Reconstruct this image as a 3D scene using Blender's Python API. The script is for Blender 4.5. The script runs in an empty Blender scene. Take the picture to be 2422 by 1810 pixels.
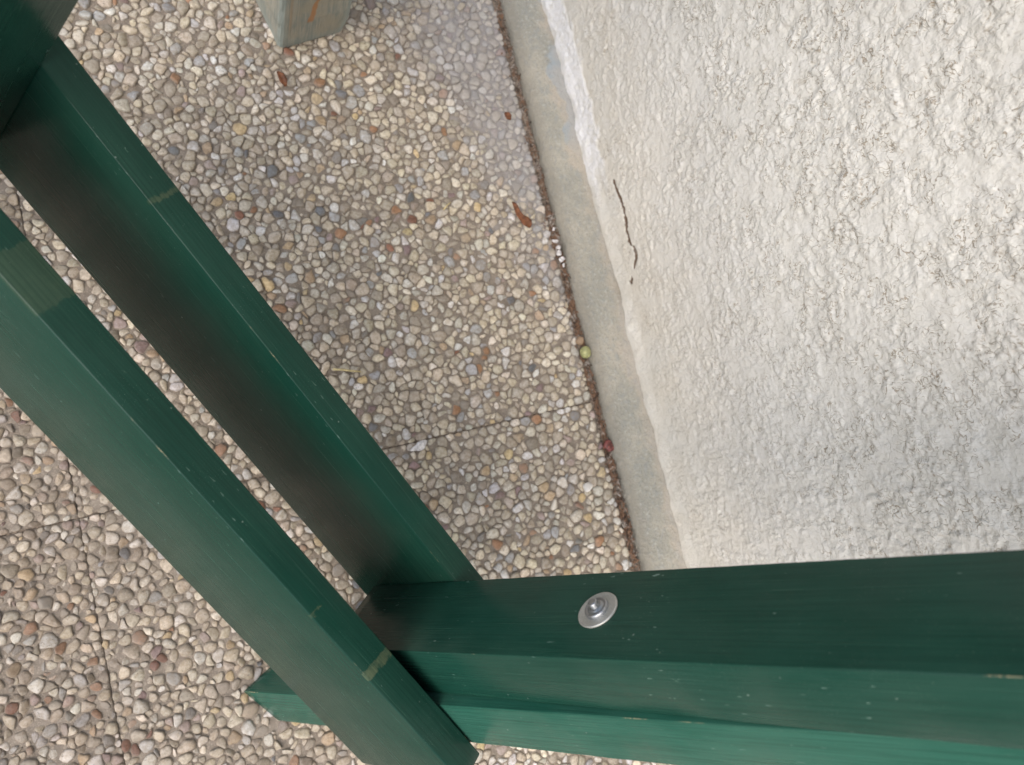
import bpy, math, random
import numpy as np
from mathutils import Vector, Matrix, kdtree
from mathutils.bvhtree import BVHTree

SC = bpy.context.scene
COL = SC.collection
rng = np.random.default_rng(7)
random.seed(7)

# ------------------------------------------------------------------ camera
CAM_H = 0.88
cam_d = bpy.data.cameras.new('camera')
cam_d.sensor_width = 36.0
cam_d.lens = 25.99
cam_d.clip_start = 0.01
cam_d.clip_end = 500.0
cam_d.dof.use_dof = True
cam_d.dof.focus_distance = 0.62
cam_d.dof.aperture_fstop = 7.5
cam = bpy.data.objects.new('camera', cam_d)
COL.objects.link(cam)
CR = Vector((0.91583, -0.23073, 0.32866))       # camera right in the world
CD = Vector((-0.18974, -0.96996, -0.15222))     # image down
CF = Vector((0.35391, 0.07705, -0.93210))       # view direction
m3 = Matrix((CR, -CD, -CF)).transposed()
cam.matrix_world = Matrix.Translation((0, 0, CAM_H)) @ m3.to_4x4()
SC.camera = cam

# ------------------------------------------------------------------ light
SUN_EL, SUN_X, SUN_Y = 52.0, -1.0, -0.45
world = bpy.data.worlds.new('World')
SC.world = world
world.use_nodes = True
wn = world.node_tree
wn.nodes.clear()
sky = wn.nodes.new('ShaderNodeTexSky')
sky.sky_type = 'NISHITA'
sky.sun_disc = False
sky.sun_elevation = math.radians(SUN_EL)
sky.sun_rotation = math.atan2(SUN_X, SUN_Y)
sky.air_density = 1.0
sky.dust_density = 2.5
sky.ozone_density = 1.0
bg = wn.nodes.new('ShaderNodeBackground')
bg.inputs['Strength'].default_value = 0.145
wo = wn.nodes.new('ShaderNodeOutputWorld')
wn.links.new(sky.outputs[0], bg.inputs['Color'])
wn.links.new(bg.outputs[0], wo.inputs['Surface'])
sun_d = bpy.data.lights.new('sun', 'SUN')
sun_d.energy = 1.75
sun_d.angle = math.radians(66)
sun_d.color = (1.0, 0.94, 0.85)
sun = bpy.data.objects.new('sun', sun_d)
COL.objects.link(sun)
el = math.radians(SUN_EL)
hx, hy = SUN_X / math.hypot(SUN_X, SUN_Y), SUN_Y / math.hypot(SUN_X, SUN_Y)
to_sun = Vector((hx * math.cos(el), hy * math.cos(el), math.sin(el)))
sun.rotation_euler = to_sun.to_track_quat('Z', 'Y').to_euler()
sun.location = (-2, 0, 4)

SC.view_settings.view_transform = 'Standard'
SC.view_settings.look = 'None'
SC.view_settings.gamma = 1.0
SC.view_settings.use_curve_mapping = False
SC.view_settings.exposure = 0.50
SC.render.engine = 'CYCLES'
SC.cycles.max_bounces = 8


# ------------------------------------------------------------------ helpers
def prop(o, label=None, cat=None, group=None, kind=None):
    if label: o['label'] = label
    if cat: o['category'] = cat
    if group: o['group'] = group
    if kind: o['kind'] = kind
    return o


def empty(name, loc):
    o = bpy.data.objects.new(name, None)
    o.empty_display_size = 0.05
    COL.objects.link(o)
    o.location = loc
    return o


def mesh_np(name, verts, faces, mat, smooth=True, attrs=None):
    """faces: (n,k) int array or a list of tuples"""
    me = bpy.data.meshes.new(name)
    verts = np.asarray(verts, dtype=np.float32)
    if isinstance(faces, np.ndarray):
        n, k = faces.shape
        me.vertices.add(len(verts))
        me.vertices.foreach_set('co', verts.ravel())
        me.loops.add(n * k)
        me.loops.foreach_set('vertex_index', faces.astype(np.int32).ravel())
        me.polygons.add(n)
        me.polygons.foreach_set('loop_start', np.arange(0, n * k, k, dtype=np.int32))
        me.polygons.foreach_set('loop_total', np.full(n, k, dtype=np.int32))
        me.update(calc_edges=True)
    else:
        me.from_pydata([tuple(map(float, v)) for v in verts], [], faces)
        me.update()
    if smooth:
        me.polygons.foreach_set('use_smooth', np.ones(len(me.polygons), dtype=bool))
    if attrs:
        for an, (typ, data) in attrs.items():
            a = me.attributes.new(an, typ, 'POINT')
            key = 'color' if typ == 'FLOAT_COLOR' else 'value'
            a.data.foreach_set(key, np.asarray(data, dtype=np.float32).ravel())
    me.validate()
    me.materials.append(mat)
    return me


def link(name, me, parent=None, loc=(0, 0, 0)):
    o = bpy.data.objects.new(name, me)
    COL.objects.link(o)
    o.location = loc
    if parent: o.parent = parent
    return o


class NT:
    """small node-tree writer"""
    def __init__(self, name):
        self.m = bpy.data.materials.new(name)
        self.m.use_nodes = True
        self.t = self.m.node_tree
        self.t.nodes.clear()
        self.out = self.t.nodes.new('ShaderNodeOutputMaterial')
        self.b = self.t.nodes.new('ShaderNodeBsdfPrincipled')
        self.t.links.new(self.b.outputs[0], self.out.inputs[0])

    def set(self, sock, v):
        if hasattr(v, 'is_output') or isinstance(v, bpy.types.NodeSocket):
            self.t.links.new(v, sock)
        else:
            sock.default_value = v

    def bs(self, **kw):
        for k, v in kw.items():
            self.set(self.b.inputs[k.replace('_', ' ')], v)

    def coord(self, which='Object', scale=(1, 1, 1), rot=(0, 0, 0), loc=(0, 0, 0)):
        c = self.t.nodes.new('ShaderNodeTexCoord')
        mp = self.t.nodes.new('ShaderNodeMapping')
        mp.inputs['Scale'].default_value = scale
        mp.inputs['Rotation'].default_value = rot
        mp.inputs['Location'].default_value = loc
        self.t.links.new(c.outputs[which], mp.inputs[0])
        return mp.outputs[0]

    def noise(self, vec, scale, detail=3, rough=.5, dist=0.0, col=False):
        n = self.t.nodes.new('ShaderNodeTexNoise')
        n.inputs['Scale'].default_value = scale
        n.inputs['Detail'].default_value = detail
        n.inputs['Roughness'].default_value = rough
        n.inputs['Distortion'].default_value = dist
        self.t.links.new(vec, n.inputs['Vector'])
        return n.outputs['Color' if col else 'Fac']

    def voro(self, vec, scale, feature='F1', rnd=1.0, out='Distance'):
        n = self.t.nodes.new('ShaderNodeTexVoronoi')
        n.feature = feature
        n.inputs['Scale'].default_value = scale
        n.inputs['Randomness'].default_value = rnd
        self.t.links.new(vec, n.inputs['Vector'])
        return n.outputs[out]

    def math(self, op, a, b=0.0, c=None, clamp=False):
        n = self.t.nodes.new('ShaderNodeMath')
        n.operation = op
        n.use_clamp = clamp
        self.set(n.inputs[0], a)
        self.set(n.inputs[1], b)
        if c is not None: self.set(n.inputs[2], c)
        return n.outputs[0]

    def ramp(self, v, lo, hi, a=0.0, b=1.0):
        n = self.t.nodes.new('ShaderNodeMapRange')
        n.interpolation_type = 'SMOOTHSTEP'
        self.set(n.inputs['Value'], v)
        n.inputs['From Min'].default_value = lo
        n.inputs['From Max'].default_value = hi
        n.inputs['To Min'].default_value = a
        n.inputs['To Max'].default_value = b
        return n.outputs[0]

    def mix(self, f, a, b, mode='MIX'):
        n = self.t.nodes.new('ShaderNodeMix')
        n.data_type = 'RGBA'
        n.blend_type = mode
        self.set(n.inputs[0], f)
        for s, v in ((n.inputs[6], a), (n.inputs[7], b)):
            if isinstance(v, tuple) and len(v) == 3: v = (*v, 1)
            self.set(s, v)
        return n.outputs[2]

    def attr(self, name, out='Fac'):
        n = self.t.nodes.new('ShaderNodeAttribute')
        n.attribute_name = name
        return n.outputs[out]

    def sep(self, vec):
        n = self.t.nodes.new('ShaderNodeSeparateXYZ')
        self.t.links.new(vec, n.inputs[0])
        return n.outputs

    def bump(self, h, strength, dist, prev=None):
        n = self.t.nodes.new('ShaderNodeBump')
        n.inputs['Strength'].default_value = strength
        n.inputs['Distance'].default_value = dist
        self.set(n.inputs['Height'], h)
        if prev is not None: self.t.links.new(prev, n.inputs['Normal'])
        return n.outputs[0]


def plain(name, col, rough=.6, metal=0.0, var=.25, scale=60, bump=.0005):
    N = NT(name)
    c = N.coord()
    n = N.noise(c, scale, 4)
    N.bs(Base_Color=N.mix(N.ramp(n, .35, .65), tuple(x * (1 - var) for x in col), tuple(min(1, x * (1 + var)) for x in col)),
         Roughness=rough, Metallic=metal, Normal=N.bump(n, .6, bump))
    return N.m


# ------------------------------------------------------------------ numpy noise
def vnoise(x, y, seed):
    """smooth gradient noise, about -1..1"""
    xi = np.floor(x).astype(np.int64); yi = np.floor(y).astype(np.int64)
    xf = x - xi; yf = y - yi
    def g(ix, iy):
        h = (ix * 374761393 + iy * 668265263 + seed * 974634777) & 0xffffffff
        h = ((h ^ (h >> 13)) * 1274126177) & 0xffffffff
        h = (h ^ (h >> 16)) & 0xffff
        a = h * (2 * math.pi / 65536)
        return np.cos(a), np.sin(a)
    u = xf * xf * xf * (xf * (xf * 6 - 15) + 10); v = yf * yf * yf * (yf * (yf * 6 - 15) + 10)
    def d(ix, iy, dx, dy):
        gx, gy = g(ix, iy); return gx * dx + gy * dy
    a = d(xi, yi, xf, yf); b = d(xi + 1, yi, xf - 1, yf)
    c = d(xi, yi + 1, xf, yf - 1); e = d(xi + 1, yi + 1, xf - 1, yf - 1)
    return 1.5 * ((a * (1 - u) + b * u) * (1 - v) + (c * (1 - u) + e * u) * v)


def fbm(x, y, seed, octv=4, gain=.5):
    s = np.zeros_like(x); a = 1.0
    for i in range(octv):
        s += a * vnoise(x * 2 ** i, y * 2 ** i, seed + i * 17); a *= gain
    return s


def sstep(a, b, v):
    t = np.clip((v - a) / (b - a), 0, 1)
    return t * t * (3 - 2 * t)


# ================================================================== SETTING
# ------------------------------------------------------------------ materials of the paving
def mat_pebble():
    N = NT('pebble_stone')
    c = N.coord()
    col = N.attr('tint', 'Color')
    n1 = N.noise(c, 260, 4, .6)
    n2 = N.noise(c, 900, 3, .6)
    base = N.mix(N.ramp(n1, .35, .65, 0, .65), col, N.mix(1.0, col, (.62, .55, .45), 'MULTIPLY'))
    pits = N.ramp(N.noise(c, 420, 3, .6), .60, .68, 0, .6)
    base = N.mix(pits, base, (.11, .09, .07))
    # cement film left on the sides of the stones
    film = N.math('MULTIPLY', N.attr('rim'), N.ramp(n1, .3, .65, .35, 1.0))
    base = N.mix(film, base, (.30, .255, .205))
    # grey cement dust lying near the wall
    ob = N.sep(c)
    dn = N.noise(c, 9, 4, .6)
    near = N.math('SUBTRACT', N.math('MULTIPLY', N.math('SUBTRACT', ob[0], 0.352), 9.0), N.math('MULTIPLY', N.math('SUBTRACT', 0.24, ob[1]), 2.6))
    dust = N.ramp(N.math('ADD', near, N.math('MULTIPLY', N.math('SUBTRACT', dn, .5), 2.6)), .1, 1.0, 0, .62)
    base = N.mix(dust, base, (.35, .335, .33))
    N.bs(Base_Color=base, Roughness=N.ramp(n2, .3, .7, .34, .62), Normal=N.bump(N.math('ADD', n2, n1), .6, .0009))
    N.b.inputs['Specular IOR Level'].default_value = .5
    return N.m


def mat_matrix():
    N = NT('cement_matrix')
    c = N.coord()
    n1 = N.noise(c, 60, 5, .6)
    n2 = N.noise(c, 700, 3, .7)
    v = N.ramp(N.voro(c, 420), .1, .6, 1.0, .25)
    g = N.mix(.35, N.mix(N.ramp(n1, .35, .65), (.20, .165, .13), (.31, .26, .205)), N.mix(v, (.14, .112, .088), (.44, .375, .30)))
    g = N.mix(N.ramp(n2, .6, .7, 0, .5), g, (.40, .36, .30))
    ob = N.sep(c)
    near = N.math('MULTIPLY', N.math('SUBTRACT', ob[0], 0.345), 9.0)
    near = N.math('SUBTRACT', near, N.math('MULTIPLY', N.math('SUBTRACT', 0.24, ob[1]), 2.6))
    dust = N.ramp(N.math('ADD', near, N.math('MULTIPLY', N.math('SUBTRACT', n1, .5), 2.0)), .1, 1.0, 0, .8)
    g = N.mix(dust, g, (.35, .335, .33))
    N.bs(Base_Color=g, Roughness=.9, Normal=N.bump(n2, .8, .0014))
    return N.m


M_PEB = mat_pebble()
M_MAT = mat_matrix()
M_SOIL = plain('joint_soil', (.20, .16, .125), .95, var=.5, scale=300, bump=.002)

# ------------------------------------------------------------------ pebble sets
PAL = np.array([
    (.64, .565, .44), (.56, .495, .395), (.71, .65, .545), (.49, .43, .345), (.60, .565, .495), (.42, .365, .29),
    (.74, .72, .68), (.62, .60, .59), (.42, .415, .41), (.33, .285, .23), (.50, .38, .25), (.38, .215, .12),
    (.28, .135, .085), (.19, .195, .205), (.27, .19, .185), (.44, .35, .32), (.60, .47, .27), (.29, .27, .245)])
W_CREAM = np.array([26, 20, 14, 13, 12, 6, 5, 5, 4, 2, 2.4, 1.3, .9, .9, 1.0, 1.2, 1.6, 1])
W_MIXED = np.array([17, 14, 10, 13, 10, 12, 8, 8, 7, 8, 5, 4.2, 1.8, 2.2, 2.6, 4, 3, 4])
NS = 14                                  # directions round a pebble
RINGS = ((1.0, 0.0), (.965, .40), (.80, .76), (.50, .95))
TH = np.linspace(0, 2 * math.pi, NS, endpoint=False)


def pebble_set(x0, x1, y0, y1, rlo, rhi, seed, weights, loose=.80):
    """pack stones into a slab; returns per-stone arrays"""
    R = np.random.default_rng(seed)
    cell = rhi
    grid = {}
    pts = []
    sizes = np.concatenate([np.sort(R.uniform(rlo + .45 * (rhi - rlo), rhi, 3200))[::-1],
                            np.sort(R.triangular(rlo, rlo + .35 * (rhi - rlo), rlo + .8 * (rhi - rlo), 52000))[::-1]])
    # candidates shuffled a little so that sizes mix
    sizes = sizes[np.argsort(-sizes + R.normal(0, .0011, len(sizes)))]
    X = R.uniform(x0, x1, len(sizes)); Y = R.uniform(y0, y1, len(sizes))
    for s, x, y in zip(sizes.tolist(), X.tolist(), Y.tolist()):
        gx, gy = int(x / cell), int(y / cell)
        ok = True
        for i in (gx - 2, gx - 1, gx, gx + 1, gx + 2):
            for j in (gy - 2, gy - 1, gy, gy + 1, gy + 2):
                for (px_, py_, ps) in grid.get((i, j), ()):
                    dd = loose * (s + ps)
                    if (px_ - x) ** 2 + (py_ - y) ** 2 < dd * dd:
                        ok = False; break
                if not ok: break
            if not ok: break
        if ok:
            grid.setdefault((gx, gy), []).append((x, y, s))
            pts.append((x, y, s))
    P = np.array(pts)
    n = len(P)
    kd = kdtree.KDTree(n)
    for i, p in enumerate(pts): kd.insert((p[0], p[1], 0), i)
    kd.balance()
    K = 13
    nb = np.zeros((n, K), dtype=int)
    for i, p in enumerate(pts):
        f = [q[1] for q in kd.find_n((p[0], p[1], 0), K + 1) if q[1] != i][:K]
        nb[i, :len(f)] = f
        nb[i, len(f):] = f[-1]
    dx = P[nb, 0] - P[:, None, 0]; dy = P[nb, 1] - P[:, None, 1]
    d = np.hypot(dx, dy); ph = np.arctan2(dy, dx)
    lim = (d * d + P[:, None, 2] ** 2 - P[nb, 2] ** 2) / (2 * d)      # power-diagram bisector
    lim = np.clip(lim, .25 * d, .75 * d)
    cs = np.cos(TH[None, None, :] - ph[:, :, None])
    r = np.where(cs > .05, lim[:, :, None] / np.maximum(cs, .05), 9.0).min(axis=1)
    gap = R.uniform(.0001, .0006, n)[:, None]
    r = r - gap
    # own outline of the stone: an irregular ellipse
    a = P[:, 2] * R.uniform(1.10, 1.75, n); b = P[:, 2] * R.uniform(.72, 1.15, n); f = R.uniform(0, math.pi, n)
    t = TH[None, :] - f[:, None]
    sq = R.uniform(1.8, 3.6, n)[:, None]
    el = 1.0 / ((np.abs(np.cos(t)) / a[:, None]) ** sq + (np.abs(np.sin(t)) / b[:, None]) ** sq) ** (1 / sq)
    lump = 1 + .13 * np.cos(2 * TH[None] + R.uniform(0, 6.3, (n, 1))) * R.uniform(0, 1, (n, 1)) + .11 * np.cos(3 * TH[None] + R.uniform(0, 6.3, (n, 1))) * R.uniform(0, 1, (n, 1))
    el *= lump
    r = -np.log(np.exp(-r * 2600) + np.exp(-el * 2600)) / 2600          # soft minimum
    # slab edges
    for lo, hi, cc, k in ((x0, x1, np.cos(TH), 0), (y0, y1, np.sin(TH), 1)):
        ov = R.uniform(-.0004, .0009, (n, 1))
        e = np.where(cc[None] > .02, (hi + ov - P[:, k:k + 1]) / np.maximum(cc[None], .02), 9)
        e2 = np.where(cc[None] < -.02, (P[:, k:k + 1] + ov - lo) / np.maximum(-cc[None], .02), 9)
        r = np.minimum(r, np.minimum(e, e2))
    r = np.maximum(r, .0008)
    r = .68 * r + .16 * (np.roll(r, 1, 1) + np.roll(r, -1, 1))            # round the corners
    rm = r.mean(axis=1)
    keep = rm > .0012
    P, r, rm = P[keep], r[keep], rm[keep]
    n = len(P)
    hgt = rm * R.uniform(.26, .56, n)
    sink = R.uniform(-.0012, .0009, n)
    w = weights / weights.sum()
    ci = R.choice(len(PAL), n, p=w)
    pal = PAL.copy()
    if loose > .82:                      # the older slabs: browner, duller stones
        lum_ = pal.mean(axis=1, keepdims=True)
        pal = (.80 * pal + .20 * lum_) * np.array([.72, .66, .59])
    colr = pal[ci] * R.uniform(.80, 1.16, (n, 1)) * (1 + R.normal(0, .012, (n, 3)))
    tilt = R.normal(0, .16, (n, 2))
    buried = R.uniform(0, 1, n)
    if loose < .82:                      # towards the open side the slab is browner and more worn
        k_ = np.clip((.12 - P[:, 0] + .05 * vnoise(P[:, 0] * 14, P[:, 1] * 14, 77)) / .16, 0, 1) * np.clip((.25 - P[:, 1]) / .25, .35, 1)
        lum_ = colr.mean(axis=1, keepdims=True)
        colr = colr * (1 - k_[:, None]) + (.82 * colr + .18 * lum_) * np.array([.76, .715, .66]) * k_[:, None]
    return dict(P=P, r=r, rm=rm, h=hgt, z=sink, col=np.clip(colr, .02, .85), tilt=tilt, seed=seed, bur=buried, box=(x0, x1, y0, y1))


def pebble_mesh(name, S, idx, origin=None):
    """mesh of the stones idx of the set"""
    idx = np.asarray(idx)
    n = len(idx)
    P, r, h, z, tl = S['P'][idx], S['r'][idx], S['h'][idx], S['z'][idx], S['tilt'][idx]
    R = np.random.default_rng(S['seed'] + 99)
    rings = []
    rims = []
    for k, (rr, hh) in enumerate(RINGS):
        rk = r * rr
        if k: rk = rk * (1 + R.normal(0, .035, rk.shape))
        if k >= 2:                         # tops are rounder than the outlines
            rk = (.65 * rk + .35 * rk.mean(axis=1, keepdims=True))
        x = rk * np.cos(TH); y = rk * np.sin(TH)
        zz = z[:, None] + h[:, None] * (hh + (R.normal(0, .05, rk.shape) if k else 0)) - (.0032 if k == 0 else 0) + tl[:, :1] * x + tl[:, 1:] * y
        rings.append(np.stack([P[:, :1] + x, P[:, 1:2] + y, zz], -1))
        rims.append(np.full((n, NS), (1.0, .75, .12, 0)[k]))
    top = np.stack([P[:, 0], P[:, 1], z + h], -1)[:, None, :]
    V = np.concatenate(rings + [top], axis=1)
    rim = np.concatenate(rims + [np.zeros((n, 1))], axis=1)
    rim = np.clip(rim + (S['bur'][idx][:, None] < .22) * .6, 0, 1) * .85
    per = V.shape[1]
    F = []
    for k in range(len(RINGS) - 1):
        for j in range(NS):
            q = (j + 1) % NS
            F.append((k * NS + j, k * NS + q, (k + 1) * NS + q, (k + 1) * NS + j))
    F = np.array(F)
    k = (len(RINGS) - 1) * NS
    T = np.array([(k + j, k + (j + 1) % NS, per - 1) for j in range(NS)])
    V = V.reshape(-1, 3)
    # squeeze the packing locally, so that the stones turn long, bent and angular; nothing moves at the slab edges
    bx = S['box']
    fade = np.clip(np.minimum(np.minimum(V[:, 0] - bx[0], bx[1] - V[:, 0]), np.minimum(V[:, 1] - bx[2], bx[3] - V[:, 1])) / .012, 0, 1)
    wx = vnoise(V[:, 0] * 82, V[:, 1] * 82, 501) * .0034 + vnoise(V[:, 0] * 210, V[:, 1] * 210, 503) * .0007
    wy = vnoise(V[:, 0] * 82, V[:, 1] * 82, 502) * .0034 + vnoise(V[:, 0] * 210, V[:, 1] * 210, 504) * .0007
    V[:, 0] += wx * fade; V[:, 1] += wy * fade
    base = (np.arange(n) * per)[:, None, None]
    F4 = (F[None] + base).reshape(-1, 4)
    F3 = (T[None] + base).reshape(-1, 3)
    colr = np.repeat(np.concatenate([S['col'][idx], np.ones((n, 1))], 1), per, axis=0)
    if origin is not None: V = V - np.array(origin)
    me = bpy.data.meshes.new(name)
    nl = F4.size + F3.size
    me.vertices.add(len(V)); me.vertices.foreach_set('co', V.astype(np.float32).ravel())
    me.loops.add(nl); me.loops.foreach_set('vertex_index', np.concatenate([F4.ravel(), F3.ravel()]).astype(np.int32))
    me.polygons.add(len(F4) + len(F3))
    ls = np.concatenate([np.arange(len(F4)) * 4, F4.size + np.arange(len(F3)) * 3]).astype(np.int32)
    lt = np.concatenate([np.full(len(F4), 4), np.full(len(F3), 3)]).astype(np.int32)
    me.polygons.foreach_set('loop_start', ls); me.polygons.foreach_set('loop_total', lt)
    me.polygons.foreach_set('use_smooth', np.ones(len(ls), dtype=bool))
    me.update(calc_edges=True)
    a = me.attributes.new('tint', 'FLOAT_COLOR', 'POINT'); a.data.foreach_set('color', colr.astype(np.float32).ravel())
    a = me.attributes.new('rim', 'FLOAT', 'POINT'); a.data.foreach_set('value', rim.astype(np.float32).ravel())
    me.materials.append(M_PEB)
    return me


# ------------------------------------------------------------------ ground and paving
XJ, YJ = -0.1662, 0.0262          # the crossing of the two joints
XE = 0.4370                       # slab edge by the wall
L = 0.5990
ground_v = [(-40, -40, -.045), (.60, -40, -.045), (.60, 40, -.045), (-40, 40, -.045)]
ground = link('ground', mesh_np('ground', ground_v, [(0, 1, 2, 3)], M_SOIL, False))
prop(ground, 'dark soil bed spreading under the pebble paving', kind='structure')
pavement = link('pavement', mesh_np('pavement', [(-2.05, -2.0, -.0026), (.4485, -2.0, -.0026), (.4485, 2.1, -.0026), (-2.05, 2.1, -.0026),
                                                 (-2.05, -2.0, -.0445), (.4485, -2.0, -.0445), (.4485, 2.1, -.0445), (-2.05, 2.1, -.0445)],
                                    [(0, 1, 2, 3), (7, 6, 5, 4), (0, 4, 5, 1), (1, 5, 6, 2), (2, 6, 7, 3), (3, 7, 4, 0)], M_SOIL, False))
prop(pavement, 'paving of washed pebble concrete slabs with narrow dirty joints', kind='structure')

xe = [(-0.7672 + .0008, XJ - .0004), (XJ + .0004, XE)]
sets = {}


def slab_plate(x0, x1, y0, y1, seed):
    """cement plate with slightly wavy broken edges"""
    n = 60
    xs = np.concatenate([[x0], np.linspace(x0 + .004, x1 - .004, n), [x1]])
    ys = np.concatenate([[y0], np.linspace(y0 + .004, y1 - .004, n), [y1]])
    X, Y = np.meshgrid(xs, ys)
    Z = -.0003 + .0007 * fbm(X * 40, Y * 40, seed, 3)
    m = n + 2
    edge = np.zeros_like(X, bool); edge[0] = edge[-1] = True; edge[:, 0] = edge[:, -1] = True
    Z[edge] -= .0008
    w = .0008 * vnoise(X * 60, Y * 60, seed + 5)
    X = np.where(edge, X + w, X); Y = np.where(edge, Y + w, Y)
    V = np.stack([X, Y, Z], -1).reshape(-1, 3)
    i = np.arange(m * m).reshape(m, m)
    F = np.stack([i[:-1, :-1], i[:-1, 1:], i[1:, 1:], i[1:, :-1]], -1).reshape(-1, 4)
    ring = np.concatenate([i[0, :], i[1:, -1], i[-1, -2::-1], i[-2:0:-1, 0]])
    low = V[ring].copy(); low[:, 2] = -.036
    k0 = len(V)
    V = np.concatenate([V, low])
    nr = len(ring); j = np.arange(nr); q = (j + 1) % nr
    F2 = np.stack([k0 + j, k0 + q, ring[q], ring[j]], -1)
    return V, np.concatenate([F, F2])


slabs = []
spec = {(0, 0): (.0020, .0074, 11, W_MIXED), (1, 0): (.0023, .0082, 23, W_CREAM), (0, 1): (.0020, .0076, 37, W_MIXED), (1, 1): (.0022, .0080, 41, W_CREAM)}
rows = {-2: YJ - 2 * .600, -1: YJ - .600, 0: YJ, 1: YJ + .600, 2: YJ + 1.2}
slab_lab = {(0, 0): 'slab below the joint with larger mixed brown and grey pebbles', (1, 0): 'slab beside the wall below the joint, cream pebbles',
            (0, 1): 'slab left of the long joint, mixed pebbles', (1, 1): 'slab beside the wall above the joint, partly dusted grey'}
proto = {}
for (ci, ri), (rl, rh, sd, wt) in spec.items():
    x0, x1 = xe[ci]
    y0 = YJ + (ri - 1) * .600 + .0007; y1 = YJ + ri * .600 - .0007
    V, F = slab_plate(x0, x1, y0, y1, sd)
    s = link('paving_slab', mesh_np('paving_slab', V, F, M_MAT), pavement)
    s['label'] = slab_lab[(ci, ri)]
    S = pebble_set(x0 + .0002, x1 - .0002, y0 + .0002, y1 - .0002, rl, rh, sd, wt, .84 if ci == 0 else .79)
    sets[(ci, ri)] = S
    proto[(ci, ri)] = (s, S)

# ------------------------------------------------------------------ house wall with plinth
WX = 0.503


def mat_stucco():
    N = NT('white_stucco')
    c = N.coord()
    patch = N.attr('patch')
    warm = N.attr('warm')
    n1 = N.noise(c, 7, 4, .6)
    n2 = N.noise(c, 900, 3, .6)
    n3 = N.noise(c, 60, 4, .65)
    base = N.mix(N.ramp(n1, .35, .65), (.665, .645, .59), (.72, .70, .645))
    base = N.mix(N.ramp(n3, .35, .7, 0, .35), base, (.76, .75, .725))
    base = N.mix(N.math('MULTIPLY', warm, .6), base, (.68, .615, .51))
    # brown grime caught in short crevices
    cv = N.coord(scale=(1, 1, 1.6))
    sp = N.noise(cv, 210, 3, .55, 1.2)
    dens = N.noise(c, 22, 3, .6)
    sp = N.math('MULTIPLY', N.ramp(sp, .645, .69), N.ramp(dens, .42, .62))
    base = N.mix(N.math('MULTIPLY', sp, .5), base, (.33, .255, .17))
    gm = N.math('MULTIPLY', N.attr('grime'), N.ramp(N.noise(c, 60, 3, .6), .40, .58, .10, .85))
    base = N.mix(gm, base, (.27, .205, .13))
    base = N.mix(N.math('MULTIPLY', patch, N.ramp(N.noise(c, 95, 4, .65), .34, .56, .35, .95)), base, (.82, .81, .81))
    # sprayed grain: sharp little lumps and overlapping lips, weaker on the trowelled places
    keep = N.math('SUBTRACT', 1.0, N.math('MULTIPLY', N.attr('flat'), .70))
    w1 = N.noise(c, 400, 5, .66, .1)
    w2 = N.voro(c, 360, 'F1')
    lp = N.noise(N.coord(loc=(3, 3, 3)), 118, 2, .5, .8)
    lips = N.ramp(lp, .488, .508)
    hgt = N.math('ADD', N.math('ADD', N.math('MULTIPLY', w1, 1.3), N.math('MULTIPLY', w2, -.45)), N.math('MULTIPLY', lips, .42))
    hgt = N.math('MULTIPLY', hgt, keep)
    hgt = N.math('ADD', hgt, N.math('MULTIPLY', n2, .12))
    where = N.math('MULTIPLY', N.ramp(N.noise(c, 42, 2, .5), .38, .52), N.ramp(N.sep(c)[2], .10, .34, .25, 1.0))
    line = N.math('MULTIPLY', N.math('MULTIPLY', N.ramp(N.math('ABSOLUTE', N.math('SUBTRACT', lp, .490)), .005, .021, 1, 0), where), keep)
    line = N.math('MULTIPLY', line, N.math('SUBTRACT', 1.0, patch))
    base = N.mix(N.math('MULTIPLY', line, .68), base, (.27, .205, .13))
    ckm = N.math('MULTIPLY', N.ramp(N.attr('crack'), .06, .35), N.ramp(N.noise(c, 170, 2, .5), .28, .45, .6, 1))
    base = N.mix(ckm, base, (.15, .105, .075))
    N.bs(Base_Color=base, Roughness=.92, Normal=N.bump(hgt, .70, .0012))
    N.b.inputs['Specular IOR Level'].default_value = .25
    return N.m


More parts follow.
